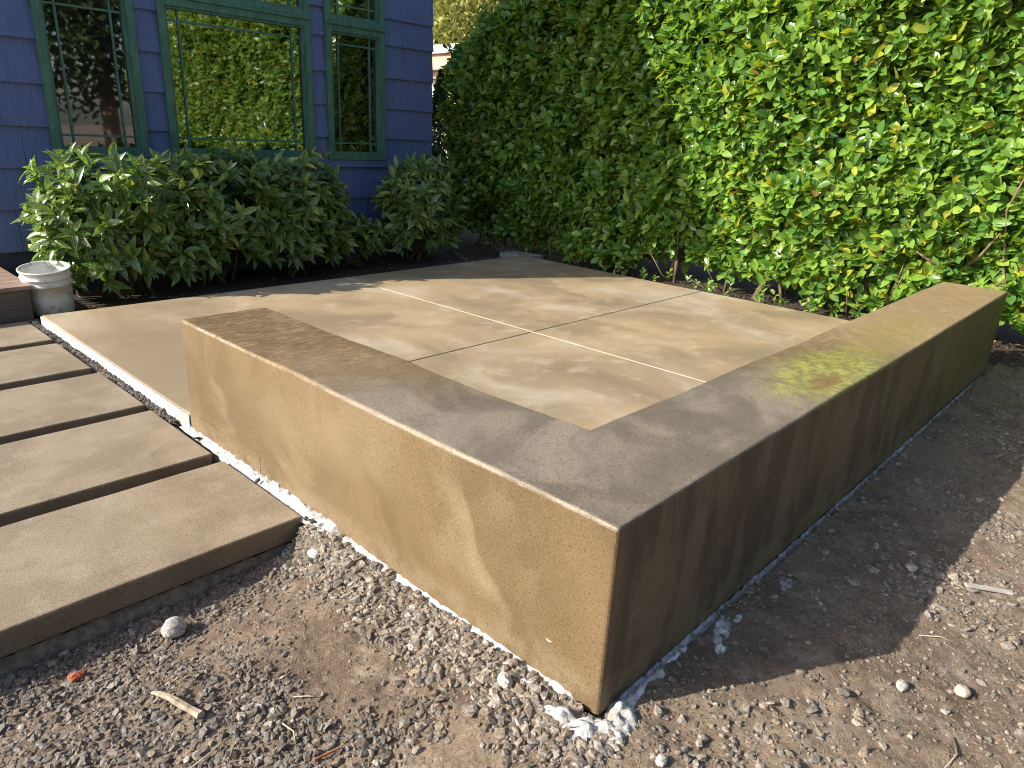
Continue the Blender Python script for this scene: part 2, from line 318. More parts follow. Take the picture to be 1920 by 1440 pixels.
# ---------------------------------------------------------------- low L-shaped seat wall
H=.52
def seat_wall():
    pts=[(0,0),(4.53,0),(4.53,.40),(.41,.40),(.41,2.37),(0,2.37)]
    bm=bmesh.new(); lo=[bm.verts.new((x,y,-.03)) for x,y in pts]; hi=[bm.verts.new((x,y,H)) for x,y in pts]
    bm.faces.new(lo[::-1]); bm.faces.new(hi)
    for k in range(6): bm.faces.new((lo[k],lo[(k+1)%6],hi[(k+1)%6],hi[k]))
    bm.normal_update()
    top=[e for e in bm.edges if all(v.co.z>.5 for v in e.verts)]; ver=[e for e in bm.edges if abs(e.verts[0].co.z-e.verts[1].co.z)>.3]
    bmesh.ops.bevel(bm,geom=top+ver,offset=.011,segments=3,affect='EDGES',profile=.5)
    # subdivide long edges then let the arrises wander a little, as cast concrete does
    for ax in (0,1):
        for t in np.arange(.05,4.5,.07 if ax==0 else .06):
            n=Vector((1,0,0)) if ax==0 else Vector((0,1,0)); co=Vector((t,0,0)) if ax==0 else Vector((0,t,0))
            g=bm.verts[:]+bm.edges[:]+bm.faces[:]; bmesh.ops.bisect_plane(bm,geom=g,plane_co=co,plane_no=n)
    for z in (.1,.25,.4):
        g=bm.verts[:]+bm.edges[:]+bm.faces[:]; bmesh.ops.bisect_plane(bm,geom=g,plane_co=(0,0,z),plane_no=(0,0,1))
    for v in bm.verts:
        x,y,z=v.co; v.co.z+=(float(vn(x,y,2.1,3)-.5)*.010+float(vn(x,y,23,3)-.5)*.003)*(z>.4); v.co.x+=float(vn(y,z,2.7,4)-.5)*.005; v.co.y+=float(vn(x,z,2.2,6)-.5)*.006
    bmesh.ops.triangulate(bm,faces=[f for f in bm.faces if len(f.verts)>4])
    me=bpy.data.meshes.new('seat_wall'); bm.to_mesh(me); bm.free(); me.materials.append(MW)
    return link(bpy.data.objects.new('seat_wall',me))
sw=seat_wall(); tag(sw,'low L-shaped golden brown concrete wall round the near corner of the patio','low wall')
bmt=[f for f in sw.data.polygons]
box('skim_patch',-.0035,.02,1.72,2.366,-.02,.078,MW,sw,bev=.002)

# ---------------------------------------------------------------- concrete step pavers
paver_y=[(1.325,1.945),(2.04,2.70),(2.79,3.43),(3.54,4.16),(4.26,4.82)]
pl=['nearest concrete paver, beside the gravel','second concrete paver from the front, beside the wall end','middle one of the five concrete pavers','fourth concrete paver from the front','farthest concrete paver, below the brown deck']
for k,(y0,y1) in enumerate(paver_y):
    bm=bmesh.new(); bmesh.ops.create_cube(bm,size=1); x0,x1=-1.66,-.052-.006*(k%2)
    for v in bm.verts: v.co=Vector(((v.co.x)*(x1-x0),(v.co.y)*(y1-y0),v.co.z*.088-.044))
    bmesh.ops.bevel(bm,geom=bm.edges[:],offset=.006,segments=2,affect='EDGES',profile=.5)
    for t in np.arange(-.7,.75,.06):
        bmesh.ops.bisect_plane(bm,geom=bm.verts[:]+bm.edges[:]+bm.faces[:],plane_co=(t,0,0),plane_no=(1,0,0))
    for v in bm.verts:
        v.co.y+=float(vn(v.co.x,k*3,6,2)-.5)*.006; v.co.z+=float(vn(v.co.x,v.co.y+k*5,4,8)-.5)*.004
    me=bpy.data.meshes.new('paver'); bm.to_mesh(me); bm.free(); me.materials.append(MP)
    o=link(bpy.data.objects.new('paver',me)); o.location=((x0+x1)/2,(y0+y1)/2,0); tag(o,pl[k],'paver',group='row of concrete pavers')

# ---------------------------------------------------------------- lumpy mortar / spill strips
def strip(path,w0,h,seed,side=1,na=7,step=.012,rag=.5,flat=None,lump=1.0):
    """ragged lump of spilled mortar along a path (list of (x,y,width,height)); returns V,F"""
    P=[];
    for a,b in zip(path[:-1],path[1:]):
        L=math.hypot(b[0]-a[0],b[1]-a[1]); n=max(2,int(L/step))
        for i in range(n): t=i/n; P.append([a[j]*(1-t)+b[j]*t for j in range(4)])
    P.append(list(path[-1])); V=[];F=[]
    for i,p in enumerate(P):
        q=P[min(i+1,len(P)-1)]; r=P[max(i-1,0)]; d=Vector((q[0]-r[0],q[1]-r[1])).normalized(); nrm=Vector((d.y,-d.x))*side
        ww=p[2]*(1-rag+2*rag*float(fbm(p[0]+seed,p[1],22,3,seed))); end=min(1,i/3,(len(P)-1-i)/3)
        for k in range(na+1):
            t=k/na; x=p[0]+nrm.x*t*ww; y=p[1]+nrm.y*t*ww; g=float(hgt(x,y)) if flat is None else flat
            prof=(1-t)**.6 if t<1 else 0
            z=g-.008+(.008+p[3]*(1-.5*lump+lump*float(vn(x,y,60,seed))))*prof*max(end,.05)+float(vn(x,y,140,seed+2)-.5)*.008*(t<1)*lump
            V.append((x,y,z))
    m=na+1
    for i in range(len(P)-1):
        for k in range(na): F.append((i*m+k,(i+1)*m+k,(i+1)*m+k+1,i*m+k+1))
    return V,F
def blobmesh(cx,cy,rx,ry,h,seed,ang=0):
    V=[];F=[];nr,na=6,26
    for r in range(nr+1):
        t=r/nr
        for k in range(na):
            a=2*math.pi*k/na; rr=t*(.65+.7*float(fbm(math.cos(a)*1.3+seed,math.sin(a)*1.3,2.5,3,seed))); u=rr*rx*math.cos(a); v=rr*ry*math.sin(a)
            x=cx+u*math.cos(ang)-v*math.sin(ang); y=cy+u*math.sin(ang)+v*math.cos(ang)
            V.append((x,y,float(hgt(x,y))-.005+(h+.005)*(1-t**2)*(.5+float(vn(x,y,45,seed)))+float(vn(x,y,150,seed)-.5)*.006*(t<1)))
    for r in range(nr):
        for k in range(na): F.append((r*na+k,(r+1)*na+k,(r+1)*na+(k+1)%na,r*na+(k+1)%na))
    return V,F
def spill(name,vf,label,group=None):
    o=mesh_obj(name,*vf,MLM,smooth=True); tag(o,label,'mortar spill',group=group); return o
spill('mortar_spill',strip([(.004,2.46,.030,.018),(.004,1.9,.045,.022),(.004,1.35,.060,.022),(.004,1.15,.055,.016)],0,0,3,side=1,rag=.15,flat=-.014),'smooth bluish white mortar strip between the pavers and the low wall')
spill('mortar_spill',strip([(.004,1.15,.05,.020),(.004,.8,.020,.010),(.004,.5,.028,.014),(.004,.3,.022,.012),(.004,.06,.05,.018)],0,0,5,side=1,rag=.7,flat=-.030),'ragged white mortar line along the gravel at the foot of the short wall side')
cv=join(blobmesh(-.045,-.02,.11,.040,.020,7,-.55),blobmesh(.03,-.045,.085,.05,.022,9,.5),blobmesh(-.075,.055,.075,.04,.022,4,-1.0),blobmesh(-.01,-.075,.06,.03,.016,19,.1),blobmesh(-.055,.20,.05,.014,.012,23,-1.5))
spill('mortar_spill',cv,'thick lumpy white mortar heap round the near corner of the low wall')
spill('mortar_spill',strip([(0.03,.004,.06,.03),(.22,.004,.045,.024),(.45,.004,.03,.02),(1.2,.004,.012,.014),(2.4,.004,.02,.014),(4.4,.004,.02,.014)],0,0,6,side=1,rag=.5),'thin white mortar line along the foot of the long shaded wall side')
spill('mortar_spill',join(blobmesh(.55,-.06,.10,.03,.008,12,.3),blobmesh(.47,-.10,.035,.02,.008,13,.3),blobmesh(.64,-.07,.03,.016,.006,14,.1)),'white mortar splat on the shaded dirt, close to the long wall side')
spill('mortar_spill',blobmesh(.93,-.10,.06,.022,.006,15,.2),'small pale mortar splat on the shaded dirt midway along the long wall side')

# ---------------------------------------------------------------- stones
phi=(1+5**.5)/2
ICO=np.array([(-1,phi,0),(1,phi,0),(-1,-phi,0),(1,-phi,0),(0,-1,phi),(0,1,phi),(0,-1,-phi),(0,1,-phi),(phi,0,-1),(phi,0,1),(-phi,0,-1),(-phi,0,1)])/math.hypot(1,phi)
IF=[(0,11,5),(0,5,1),(0,1,7),(0,7,10),(0,10,11),(1,5,9),(5,11,4),(11,10,2),(10,7,6),(7,1,8),(3,9,4),(3,4,2),(3,2,6),(3,6,8),(3,8,9),(4,9,5),(2,4,11),(6,2,10),(8,6,7),(9,8,1)]
STM=[]
for k in range(16):
    t=ICO*(.6+.7*rng.random((12,1)))*np.array([1,rng.uniform(.5,1),rng.uniform(.35,.8)]); STM.append(t)
def rotm(n,tilt=1.0):
    a=rng.random(n)*2*np.pi; ca,sa=np.cos(a),np.sin(a); Z=np.zeros(n); O=np.ones(n)
    Rz=np.stack([np.stack([ca,-sa,Z],-1),np.stack([sa,ca,Z],-1),np.stack([Z,Z,O],-1)],-2)
    b=rng.normal(0,.45*tilt,n); cb,sb=np.cos(b),np.sin(b); Rx=np.stack([np.stack([O,Z,Z],-1),np.stack([Z,cb,-sb],-1),np.stack([Z,sb,cb],-1)],-2)
    return Rz@Rx@Rz
PAL=np.array([(.20,.15,.105),(.24,.18,.13),(.26,.20,.145),(.24,.21,.185),(.30,.26,.22),(.17,.155,.14),(.36,.31,.26),(.26,.205,.15),(.32,.27,.22),(.46,.42,.38),(.21,.185,.17),(.23,.17,.12)])
def stones(name,xy,size,label,pal=PAL,bury=.35,lift=0,bright=1.0):
    n=len(xy); A=rotm(n)*size[:,None,None]; P=np.stack([xy[:,0],xy[:,1],hgt(xy[:,0],xy[:,1])+size*(.42-bury)+lift],-1)
    tint=np.ones((n,4)); cc=pal[rng.integers(0,len(pal),n)]; cc=cc*.72+cc.mean(0)*.28; tint[:,:3]=cc*rng.uniform(.75,1.2,(n,1))*bright
    o=bulk(name,STM,IF,rng.integers(0,16,n),A,P,tint,MST,smooth=False); tag(o,label,'gravel',kind='stuff'); return o
def scatter(n,x0,x1,y0,y1,dens):
    x=rng.uniform(x0,x1,n); y=rng.uniform(y0,y1,n); k=rng.random(n)<dens(x,y)*(.35+1.1*vn(x,y,19,50)); return np.stack([x[k],y[k]],-1)
def outside(x,y): return ~(((x>-.008)&(x<4.6)&(y>-.008)&(y<4.7))|((x<-.04)&(y>1.315)&(y<4.85)))
def d_band(x,y):   # crushed stone beside the short wall side
    wdt=.15+.14*fbm(x,y,8,3,3); return np.where(outside(x,y),ss(wdt*1.2,wdt*.3,-x)*(x<0)*(y<1.4)*(y>-.12)*.95,0)
xy=scatter(17000,-.34,.0,-.1,1.4,d_band); stones('gravel',xy,np.clip(rng.lognormal(-4.85,.5,len(xy)),.003,.022),'band of crushed grey stone along the foot of the low wall',bright=.88)
def d_front(x,y):   # along the nearest paver and lower left
    a=ss(.30,.02,1.33-y)*(x<0); b=.8*ss(.42,.80,fbm(x,y,4.6,4,12)+.35*ss(-.45,-.95,x))*(x<-.2); return np.where(outside(x,y)&(y<1.36),np.clip(a+b,0,1)*.95,0)
xy=scatter(30000,-1.4,.0,.2,1.36,d_front); stones('gravel',xy,np.clip(rng.lognormal(-5.15,.55,len(xy)),.002,.018),'loose gravel in front of the nearest paver',bright=.66)
def d_all(x,y): return np.where(outside(x,y)&((x<.02)|(y<.01)),.25+.75*ss(.42,.62,fbm(x,y,3.2,3,20)),0)
xy=scatter(90000,-1.35,3.2,-1.1,1.35,d_all); stones('grit',xy,np.clip(rng.lognormal(-6.0,.6,len(xy)),.001,.010),'fine grit pressed into the bare dirt',pal=np.array([(.24,.19,.145),(.30,.25,.20),(.18,.14,.11),(.36,.31,.26),(.21,.16,.12)]),bright=.85)
def d_right(x,y):
    pat=ss(.47,.60,fbm(x,y,2.4,3,33)); return np.where(outside(x,y)&(y<-.01),pat*.9*ss(-.1,-.4,y)+.15+.6*ss(-.12,-.01,y)*ss(.3,.6,fbm(x,y,5,2,8)),0)
xy=scatter(20000,-.2,4.8,-1.2,0,d_right); stones('gravel',xy,np.clip(rng.lognormal(-4.9,.5,len(xy)),.003,.022),'pale stones and chips over the dirt beside the long wall side',pal=PAL[[1,3,5,6,4,0,8]],bright=.9)
xy=scatter(1500,4.0,5.0,4.75,5.75,lambda x,y:ss(.55,.3,np.hypot(x-4.45,y-5.2))); stones('gravel',xy,rng.uniform(.012,.024,len(xy)),'dark blue-grey gravel at the far corner of the patio by the house',pal=np.array([(.07,.08,.10),(.10,.11,.13),(.13,.13,.14)]))
# dark clods in the slot between pavers and slab
xy=scatter(3600,-.056,-.004,1.25,4.8,lambda x,y:np.where((y>2.48)|(x<-.050),1,.01)); o=stones('soil_clods',xy,rng.uniform(.004,.015,len(xy)),'dark soil clods in the slot between the pavers and the patio edge',pal=np.array([(.06,.055,.055),(.10,.09,.085),(.16,.14,.12)]),lift=.03)
# raw concrete lip under the nearest paver
lipV,lipF=strip([(-1.66,1.34,.02,.045),(-1.2,1.34,.016,.045),(-.6,1.34,.03,.05),(-.07,1.34,.02,.045)],0,0,21,side=1,rag=.35,flat=-.145,lump=.15)
o=mesh_obj('concrete_lip',lipV,lipF,m_plain('raw_concrete',(.15,.13,.10),.95,.3,40,bump=.006),smooth=True); tag(o,'rough grey concrete lip under the front of the nearest paver','concrete lip')

def rock(name,x,y,r,sc,col,label,cat='stone',sub=2,amp=.18,seed=0,bury=.3,rot=0):
    bm=bmesh.new(); bmesh.ops.create_icosphere(bm,subdivisions=sub,radius=1)
    for v in bm.verts:
        c=v.co.copy(); k=1+amp*2*float(fbm(c.x*1.0+seed*3.1+c.z,c.y+c.z*.7,1.3,3,seed)-.5); v.co=Vector((c.x*sc[0]*k,c.y*sc[1]*k,c.z*sc[2]*k))*r
    bmesh.ops.rotate(bm,verts=bm.verts,cent=(0,0,0),matrix=Matrix.Rotation(rot,3,'Z'))
    me=bpy.data.meshes.new(name); bm.to_mesh(me); bm.free(); me.materials.append(MST)
    a=me.color_attributes.new('tint','FLOAT_COLOR','POINT'); a.data.foreach_set('color',np.tile(np.array(col+(1,),np.float32),(len(me.vertices),1)).ravel())
    if sub>2: me.polygons.foreach_set('use_smooth',[True]*len(me.polygons))
    o=link(bpy.data.objects.new(name,me)); o.location=(x,y,float(hgt(x,y))+r*sc[2]*(1-bury)); tag(o,label,cat); return o
rock('cobble',-.595,1.165,.038,(1,.85,.8),(.44,.40,.38),'round pale grey cobble on the gravel before the nearest paver',sub=4,amp=.14,seed=1,bury=.2)
rock('stone',-.112,1.15,.027,(.75,1.1,.7),(.62,.61,.62),'angular white stone beside the end of the nearest paver',sub=2,amp=.3,seed=2)
rock('brick_chip',-.864,1.172,.021,(1.1,.7,.6),(.48,.13,.07),'small red brick chip on the gravel at the left','brick chip',sub=2,amp=.4,seed=3)
rock('stone',.81,-.655,.024,(1.1,.8,.6),(.55,.47,.38),'pale tan stone alone on the sunlit dirt at the lower right',sub=3,amp=.25,seed=4)
rock('stone',-.10,.235,.024,(.8,.9,1),(.46,.43,.38),'chunky grey stone standing in the gravel band by the wall foot',sub=2,amp=.35,seed=5)
rock('stone',.70,-.53,.018,(1.3,.9,.6),(.52,.47,.41),'pale stone at the edge of the wall shadow, lower right',sub=2,amp=.3,seed=6)
rock('stone',1.38,-.37,.022,(1.2,.9,.5),(.48,.43,.37),'flat pale stone in the shaded dirt beyond the wooden scrap',sub=2,amp=.3,seed=8)
rock('stone',-.018,-.20,.017,(1.2,.8,.6),(.55,.50,.43),'white stone at the bottom edge below the wall corner',sub=2,amp=.3,seed=9)
rock('brick_chip',-.034,3.42,.026,(.5,1.3,.5),(.46,.19,.09),'orange brown chip lodged between the pavers and the patio edge','brick chip',sub=2,amp=.4,seed=10,bury=-.9)
def stick(name,pts,rad,label,m=MWD,cat='stick',n=6):
    P=[(x,y,float(hgt(x,y))+z) for x,y,z in pts]; o=mesh_obj(name,*tube(P,rad,n),m,smooth=rad[0]<.003); tag(o,label,cat); return o
stick('stick',[(-.765,.88,.012),(-.755,.85,.017),(-.742,.82,.013),(-.735,.79,.018),(-.718,.75,.013),(-.71,.71,.015)],[.003,.007,.0085,.011,.010,.012],'thick broken stick lying on the gravel at the lower left')
stick('twig',[(-.507,.616,.006),(-.48,.585,.010),(-.453,.563,.006)],[.0015,.002,.0012],'pale thin twig lying nearly level on the bare dirt',cat='twig')
stick('twig',[(-.577,.548,.006),(-.568,.51,.010),(-.583,.476,.006)],[.002,.0022,.001],'curved pale twig at the bottom edge on bare dirt',cat='twig')
stick('twig',[(-.80,.585,.006),(-.75,.59,.010),(-.70,.60,.006)],[.002,.002,.0012],'straw-coloured stem near the bottom edge left of the curved twig',cat='twig')
stick('twig',[(.98,-.50,.004),(1.02,-.55,.006),(1.03,-.60,.004)],[.002,.0018,.0012],'thin twig at the edge of the wall shadow on the right',cat='twig')
stick('twig',[(.62,-.68,.003),(.55,-.70,.006),(.47,-.685,.004)],[.0015,.002,.001],'thin brown twig on the sunlit dirt at the lower right',cat='twig')
o=box('wood_scrap',-.075,.075,-.009,.009,0,.008,MGREYW,bev=.001); o.location=(1.43,-.60,float(hgt(1.43,-.6))+.008); o.rotation_euler=(0.05,.03,-1.02); tag(o,'flat grey scrap of wooden lath on the dirt at the right','wood scrap')

# ---------------------------------------------------------------- deck and bucket
deck=empty('deck',(0,4.9,0)); tag(deck,'corner of a low reddish brown deck step at the left edge','deck')
for k in range(10):
    y0=4.90+k*.143; o=box('board',-1.9,.03,y0+.002,y0+.139,.195,.222,MDK,bev=.003); o.parent=deck; o.matrix_parent_inverse=Matrix.Translation((0,-4.9,0))
for nm,b in (('fascia',(-1.88,.012,4.915,4.94,-.08,.193)),('fascia',(-.012,.012,4.942,6.3,-.08,.193))):
    o=box(nm,*b,MDF,bev=.002); o.parent=deck; o.matrix_parent_inverse=Matrix.Translation((0,-4.9,0))
bk=empty('bucket',(.175,5.08,-.012)); bk.rotation_euler=(math.radians(4),math.radians(-5),.3); bk.scale=(1.06,1.06,1.0); tag(bk,'dirty white plastic bucket between the deck and the spotted shrubs','bucket')
V,F=lathe([(0,.003),(.125,.0),(.130,.004),(.136,.12),(.141,.215),(.151,.217),(.151,.226),(.142,.228),(.144,.262),(.152,.264),(.152,.272),(.146,.275),(.147,.312),(.155,.314),(.157,.322),(.153,.328),(.145,.326),(.139,.30),(.128,.02),(0,.02)],48)
mesh_obj('tub',V,F,MBK,bk,smooth=True)
hp=[]
for k in range(17):
    a=math.pi*k/16; hp.append((.158*math.cos(a+2.6+math.pi/2*1.0),.158*math.sin(a+2.6+math.pi/2),.245-.13*math.sin(a)))
mesh_obj('handle',*tube(hp,[.002]*17,6),MMETAL,bk,smooth=True)
box('handle_grip',-.045,.045,-.008,.008,-.007,.007,MBK,bk,bev=.003).matrix_local=Matrix.Translation(hp[8])@Matrix.Rotation(math.atan2(hp[9][1]-hp[7][1],hp[9][0]-hp[7][0]),4,'Z')

# ---------------------------------------------------------------- the blue house
house=empty('house',(0,5.9,0)); tag(house,'blue shingled house with green framed windows at the back of the patio','house')
HT=Matrix.Translation((0,-5.9,0))
def hp_(o): o.parent=house; o.matrix_parent_inverse=HT; return o
HX0,HX1,HY=-.04,4.44,5.9
WIN=[(.55,1.27),(1.46,2.88),(3.05,3.76)]; WZ0,WZ1,WT=1.02,2.29,3.0
hp_(box('wall',HX0,HX1-.02,HY+.012,HY+8,.30,4.2,MHW))
hp_(box('foundation',HX0+.02,HX1-.05,HY+.03,HY+7.9,-.15,.30,MFND))
for xs in (.9,1.8,2.7,3.62):
    hp_(box('foundation_joint',xs-.006,xs+.006,HY+.024,HY+.03,-.12,.298,MJD))
# gable wall above and rake roof
V=[(HX0,HY+.012,4.2),(HX1-.02,HY+.012,4.2),(2.2,HY+.012,5.2),(HX0,HY+8,4.2),(HX1-.02,HY+8,4.2),(2.2,HY+8,5.2)]
hp_(mesh_obj('gable',V,[(0,1,2),(5,4,3),(0,3,4,1),(1,4,5,2),(2,5,3,0)],MHW))
def slab_roof(xa,za,xb,zb):
    y0,y1=HY-.3,HY+8.3; t=.16; V=[(xa,y0,za),(xb,y0,zb),(xb,y1,zb),(xa,y1,za)]; V+=[(x,y,z+t) for x,y,z in V]
    return hp_(mesh_obj('roof',V,[(3,2,1,0),(4,5,6,7),(0,1,5,4),(1,2,6,5),(2,3,7,6),(3,0,4,7)],MROOF))
slab_roof(-.52,3.95,2.2,5.26); slab_roof(2.2,5.26,4.95,3.95)
EX=.268; z=.30; ci=0
def cut(z0,z1):
    segs=[(HX0,HX1)]
    if z1<WZ0-.02: return segs
    out=[];p=HX0
    for a,b in WIN: out.append((p,a)); p=b
    out.append((p,HX1)); return out
zs=[.30,.626,.935,1.24,1.55,1.86,2.176,2.43,2.74,3.05,3.36]
for ci in range(len(zs)-1):
    z0,z1=zs[ci],zs[ci+1]+.012
    segs=[(HX0,HX1)] if z0<.7 else cut(z0,z1)
    for a,b in segs:
        if b-a<.3: cuts=[a,b]
        else:
            cuts=[a];
            while cuts[-1]<b-.44: cuts.append(cuts[-1]+random.uniform(.20,.42))
            cuts.append(b)
        for x0,x1 in zip(cuts[:-1],cuts[1:]):
            zb=z0+random.uniform(-.002,.002)+.0; g=.0012; ext=.012*(x1>=HX1)
            fr=random.uniform(.030,.036)
            zz1=z1
            V=[(x0+g,HY-fr,zb),(x1-g+ext,HY-fr,zb),(x1-g+ext,HY-.006,zz1),(x0+g,HY-.006,zz1),(x0+g,HY+.010,zb),(x1-g+ext,HY+.010,zb),(x1-g+ext,HY+.010,zz1),(x0+g,HY+.010,zz1)]
            hp_(mesh_obj('shingle',V,[(0,1,2,3),(1,5,6,2),(5,4,7,6),(4,0,3,7),(3,2,6,7),(4,5,1,0)],MSH))
def window(x0,x1,z0,z1,lip,lab=None):
    # casing as the window object, then sash, muntins, pane as sub-parts
    cw=.058; yo=HY-.058
    V,F=[],[]
    def bx(a,b,c,d,e,f):
        nonlocal V,F
        k=len(V); V+=[(a,c,e),(b,c,e),(b,d,e),(a,d,e),(a,c,f),(b,c,f),(b,d,f),(a,d,f)]
        F+=[tuple(k+i for i in q) for q in ((3,2,1,0),(4,5,6,7),(0,1,5,4),(1,2,6,5),(2,3,7,6),(3,0,4,7))]
    bx(x0,x0+cw,yo,HY+.011,z0,z1); bx(x1-cw,x1,yo,HY+.011,z0,z1); bx(x0+cw,x1-cw,yo,HY+.011,z0,z0+cw); bx(x0+cw,x1-cw,yo,HY+.011,z1-cw,z1)
    wo=hp_(mesh_obj('window',V,F,MGR))
    V,F=[],[]; a,b,c,d=x0+cw,x1-cw,z0+cw,z1-cw; s=.022; ys=HY-.038
    bx(a,a+s,ys,HY+.0105,c,d); bx(b-s,b,ys,HY+.0105,c,d); bx(a+s,b-s,ys,HY+.0105,c,c+s); bx(a+s,b-s,ys,HY+.0105,d-s,d)
    mesh_obj('sash',V,F,MGR,wo)
    a+=s;b-=s;c+=s;d-=s
    mesh_obj('pane',[(a,HY+.0,c),(b,HY+.0,c),(b,HY+.0,d),(a,HY+.0,d),(a,HY+.006,c),(b,HY+.006,c),(b,HY+.006,d),(a,HY+.006,d)],[(0,1,2,3),(7,6,5,4),(0,4,5,1),(1,5,6,2),(2,6,7,3),(3,7,4,0)],MGL,wo)
    mo=.085 if b-a<.8 else .10; t=.008
    for mx in (a+mo,b-mo): box('muntin',mx-t,mx+t,HY-.012,HY-.0005,c,d,MGR,wo)
    for mz in (c+.085,d-.085): box('muntin',a,b,HY-.0105,HY-.0006,mz-t,mz+t,MGR,wo)
    if lip: box('drip_cap',x0-.004,x1+.004,yo-.02,HY,z1+.001,z1+.018,MGR,wo)
for a,b in WIN:
    window(a,b,WZ0,WZ1,True); window(a,b,WZ1+.02,WT,False)
[hp_(box('sill_board',a-.0,b+.0,HY-.046,HY+.01,.945,1.016,MSH)) for a,b in WIN] 
hp_(box('corner_trim',HX1-.0,HX1+.014,HY-.006,HY+.10,.30,4.2,MSH))

# ---------------------------------------------------------------- leaves
def leaf_tmpl(shape,fold=.18,curl=.25,rows=5,twist=0):
    ts=np.linspace(0,1,rows+1); V=[(0,0,0)]
    for t in ts[1:-1]:
        w=shape(t); zc=-curl*t*t; V+=[(-w,t,zc+fold*w),(0,t,zc),(w,t,zc+fold*w)]
    V.append((0,1,-curl)); F=[(0,2,1),(0,3,2)]
    for r in range(rows-2):
        k=1+3*r; F+=[(k,k+1,k+4,k+3),(k+1,k+2,k+5,k+4)]
    k=1+3*(rows-2); e=len(V)-1; F+=[(k,k+1,e),(k+1,k+2,e)]
    return np.array(V),F
laur=lambda t:.25*(math.sin(math.pi*min(1,t**1.25))**.75)
auc=lambda t:.185*(math.sin(math.pi*t**.9)**1.05)
LT=[];AT=[]
for k in range(4):
    v,LFc=leaf_tmpl(laur,rng.uniform(.15,.6),rng.uniform(-.05,.3)); LT.append(v)
    v,_=leaf_tmpl(auc,rng.uniform(.15,.55),rng.uniform(.1,.5)); AT.append(v)
def nrmz(a): return a/np.linalg.norm(a,axis=-1,keepdims=True)
def sprigs(base,axis,leaves,length,lsz,spread=(.75,1.25),droop=0.0,bias=np.array([-.62,.15,.5])):
    """leaf frames for shoots. base,axis:(S,3). returns A(N,3,3),P(N,3)"""
    Sn=len(base); AA=[];PP=[]
    up=np.array([0,0,1.]); u=nrmz(np.cross(axis,up+rng.normal(0,.1,(Sn,3)))); v=np.cross(axis,u)
    off=rng.random(Sn)*6.28
    for k in range(leaves):
        t=(k+.6)/leaves; ang=off+k*2.4; rad=np.cos(ang)[:,None]*u+np.sin(ang)[:,None]*v
        el=rng.uniform(*spread,(Sn,1))*(1.15-.45*t)
        d=nrmz(axis*np.cos(el)+rad*np.sin(el)+np.array([0,0,-droop])*rng.random((Sn,1))+rng.normal(0,.12,(Sn,3)))
        nn=nrmz(axis*np.sin(el)-rad*np.cos(el)+bias+rng.normal(0,.33,(Sn,3)))
        x=nrmz(np.cross(d,nn)); nn=np.cross(x,d)
        s=(lsz*rng.uniform(.7,1.15,Sn)*(1-.3*max(0,t-.6)))[:,None,None]
        AA.append(np.stack([x,d,nn],-1)*s); PP.append(base+axis*(length*t)[:,None])
    return np.concatenate(AA),np.concatenate(PP)
def leaf_tints(n,lo,hi,yel=.0,yc=(.42,.38,.04)):
    t=rng.random((n,1)); c=np.array(lo)*(1-t)+np.array(hi)*t; c=c*rng.uniform(.8,1.2,(n,1))
    y=rng.random(n)<yel; c[y]=np.array(yc)*rng.uniform(.7,1.1,(y.sum(),1)); return np.concatenate([c,np.ones((n,1))],1)
def foliage(parent,A,P,tints,tm,F,mat,nparts,name='leaf',restname='foliage'):
    n=len(P); tid=rng.integers(0,len(tm),n); mk=np.zeros(n,bool)
    if nparts:
        ctr=P+A[:,:,1]*.5; u,v,d=proj(ctr); ok=(u>5)&(u<1915)&(v>5)&(v<1435)
        # keep the largest of those near the crown's viewed surface: crude depth buffer, 26 px cells
        cell=(np.clip(u,0,1919)//20).astype(int)*100+(np.clip(v,0,1439)//20).astype(int); order=np.argsort(d); seen={}
        size=np.linalg.norm(A[:,:,1],axis=1)*np.linalg.norm(A[:,:,0],axis=1)/d**2
        nc=nrmz(ctr-CAMP); fac=np.abs(np.einsum('ni,ni->n',nrmz(A[:,:,2]),nc)); cand=[]
        for i in order:
            if not ok[i]: continue
            c=cell[i]
            if c not in seen: seen[c]=i; cand.append(i)
        cand=sorted(cand,key=lambda i:-size[i]*fac[i])[:nparts]; mk[cand]=True
        cache=[]
        for k in range(12):
            T=tm[k%len(tm)]; m=mesh_obj('leaf',T,F,mat,None,True,tint=tints[cand[(k*37)%len(cand)]]); me=m.data; bpy.data.objects.remove(m); cache.append(me)
        inv=parent.matrix_basis.inverted()
        for j,i in enumerate(cand):
            o=bpy.data.objects.new(name,cache[(tid[i]%len(tm))+len(tm)*(j%3)]); o.matrix_basis=inv@Matrix([list(A[i][r])+[P[i][r]] for r in range(3)]+[[0,0,0,1]]); link(o,parent)
    k=~mk; o=bulk(restname,tm,F,tid[k],A[k],P[k]-np.array(parent.location),tints[k],mat,parent); tag(o,kind='stuff'); return o

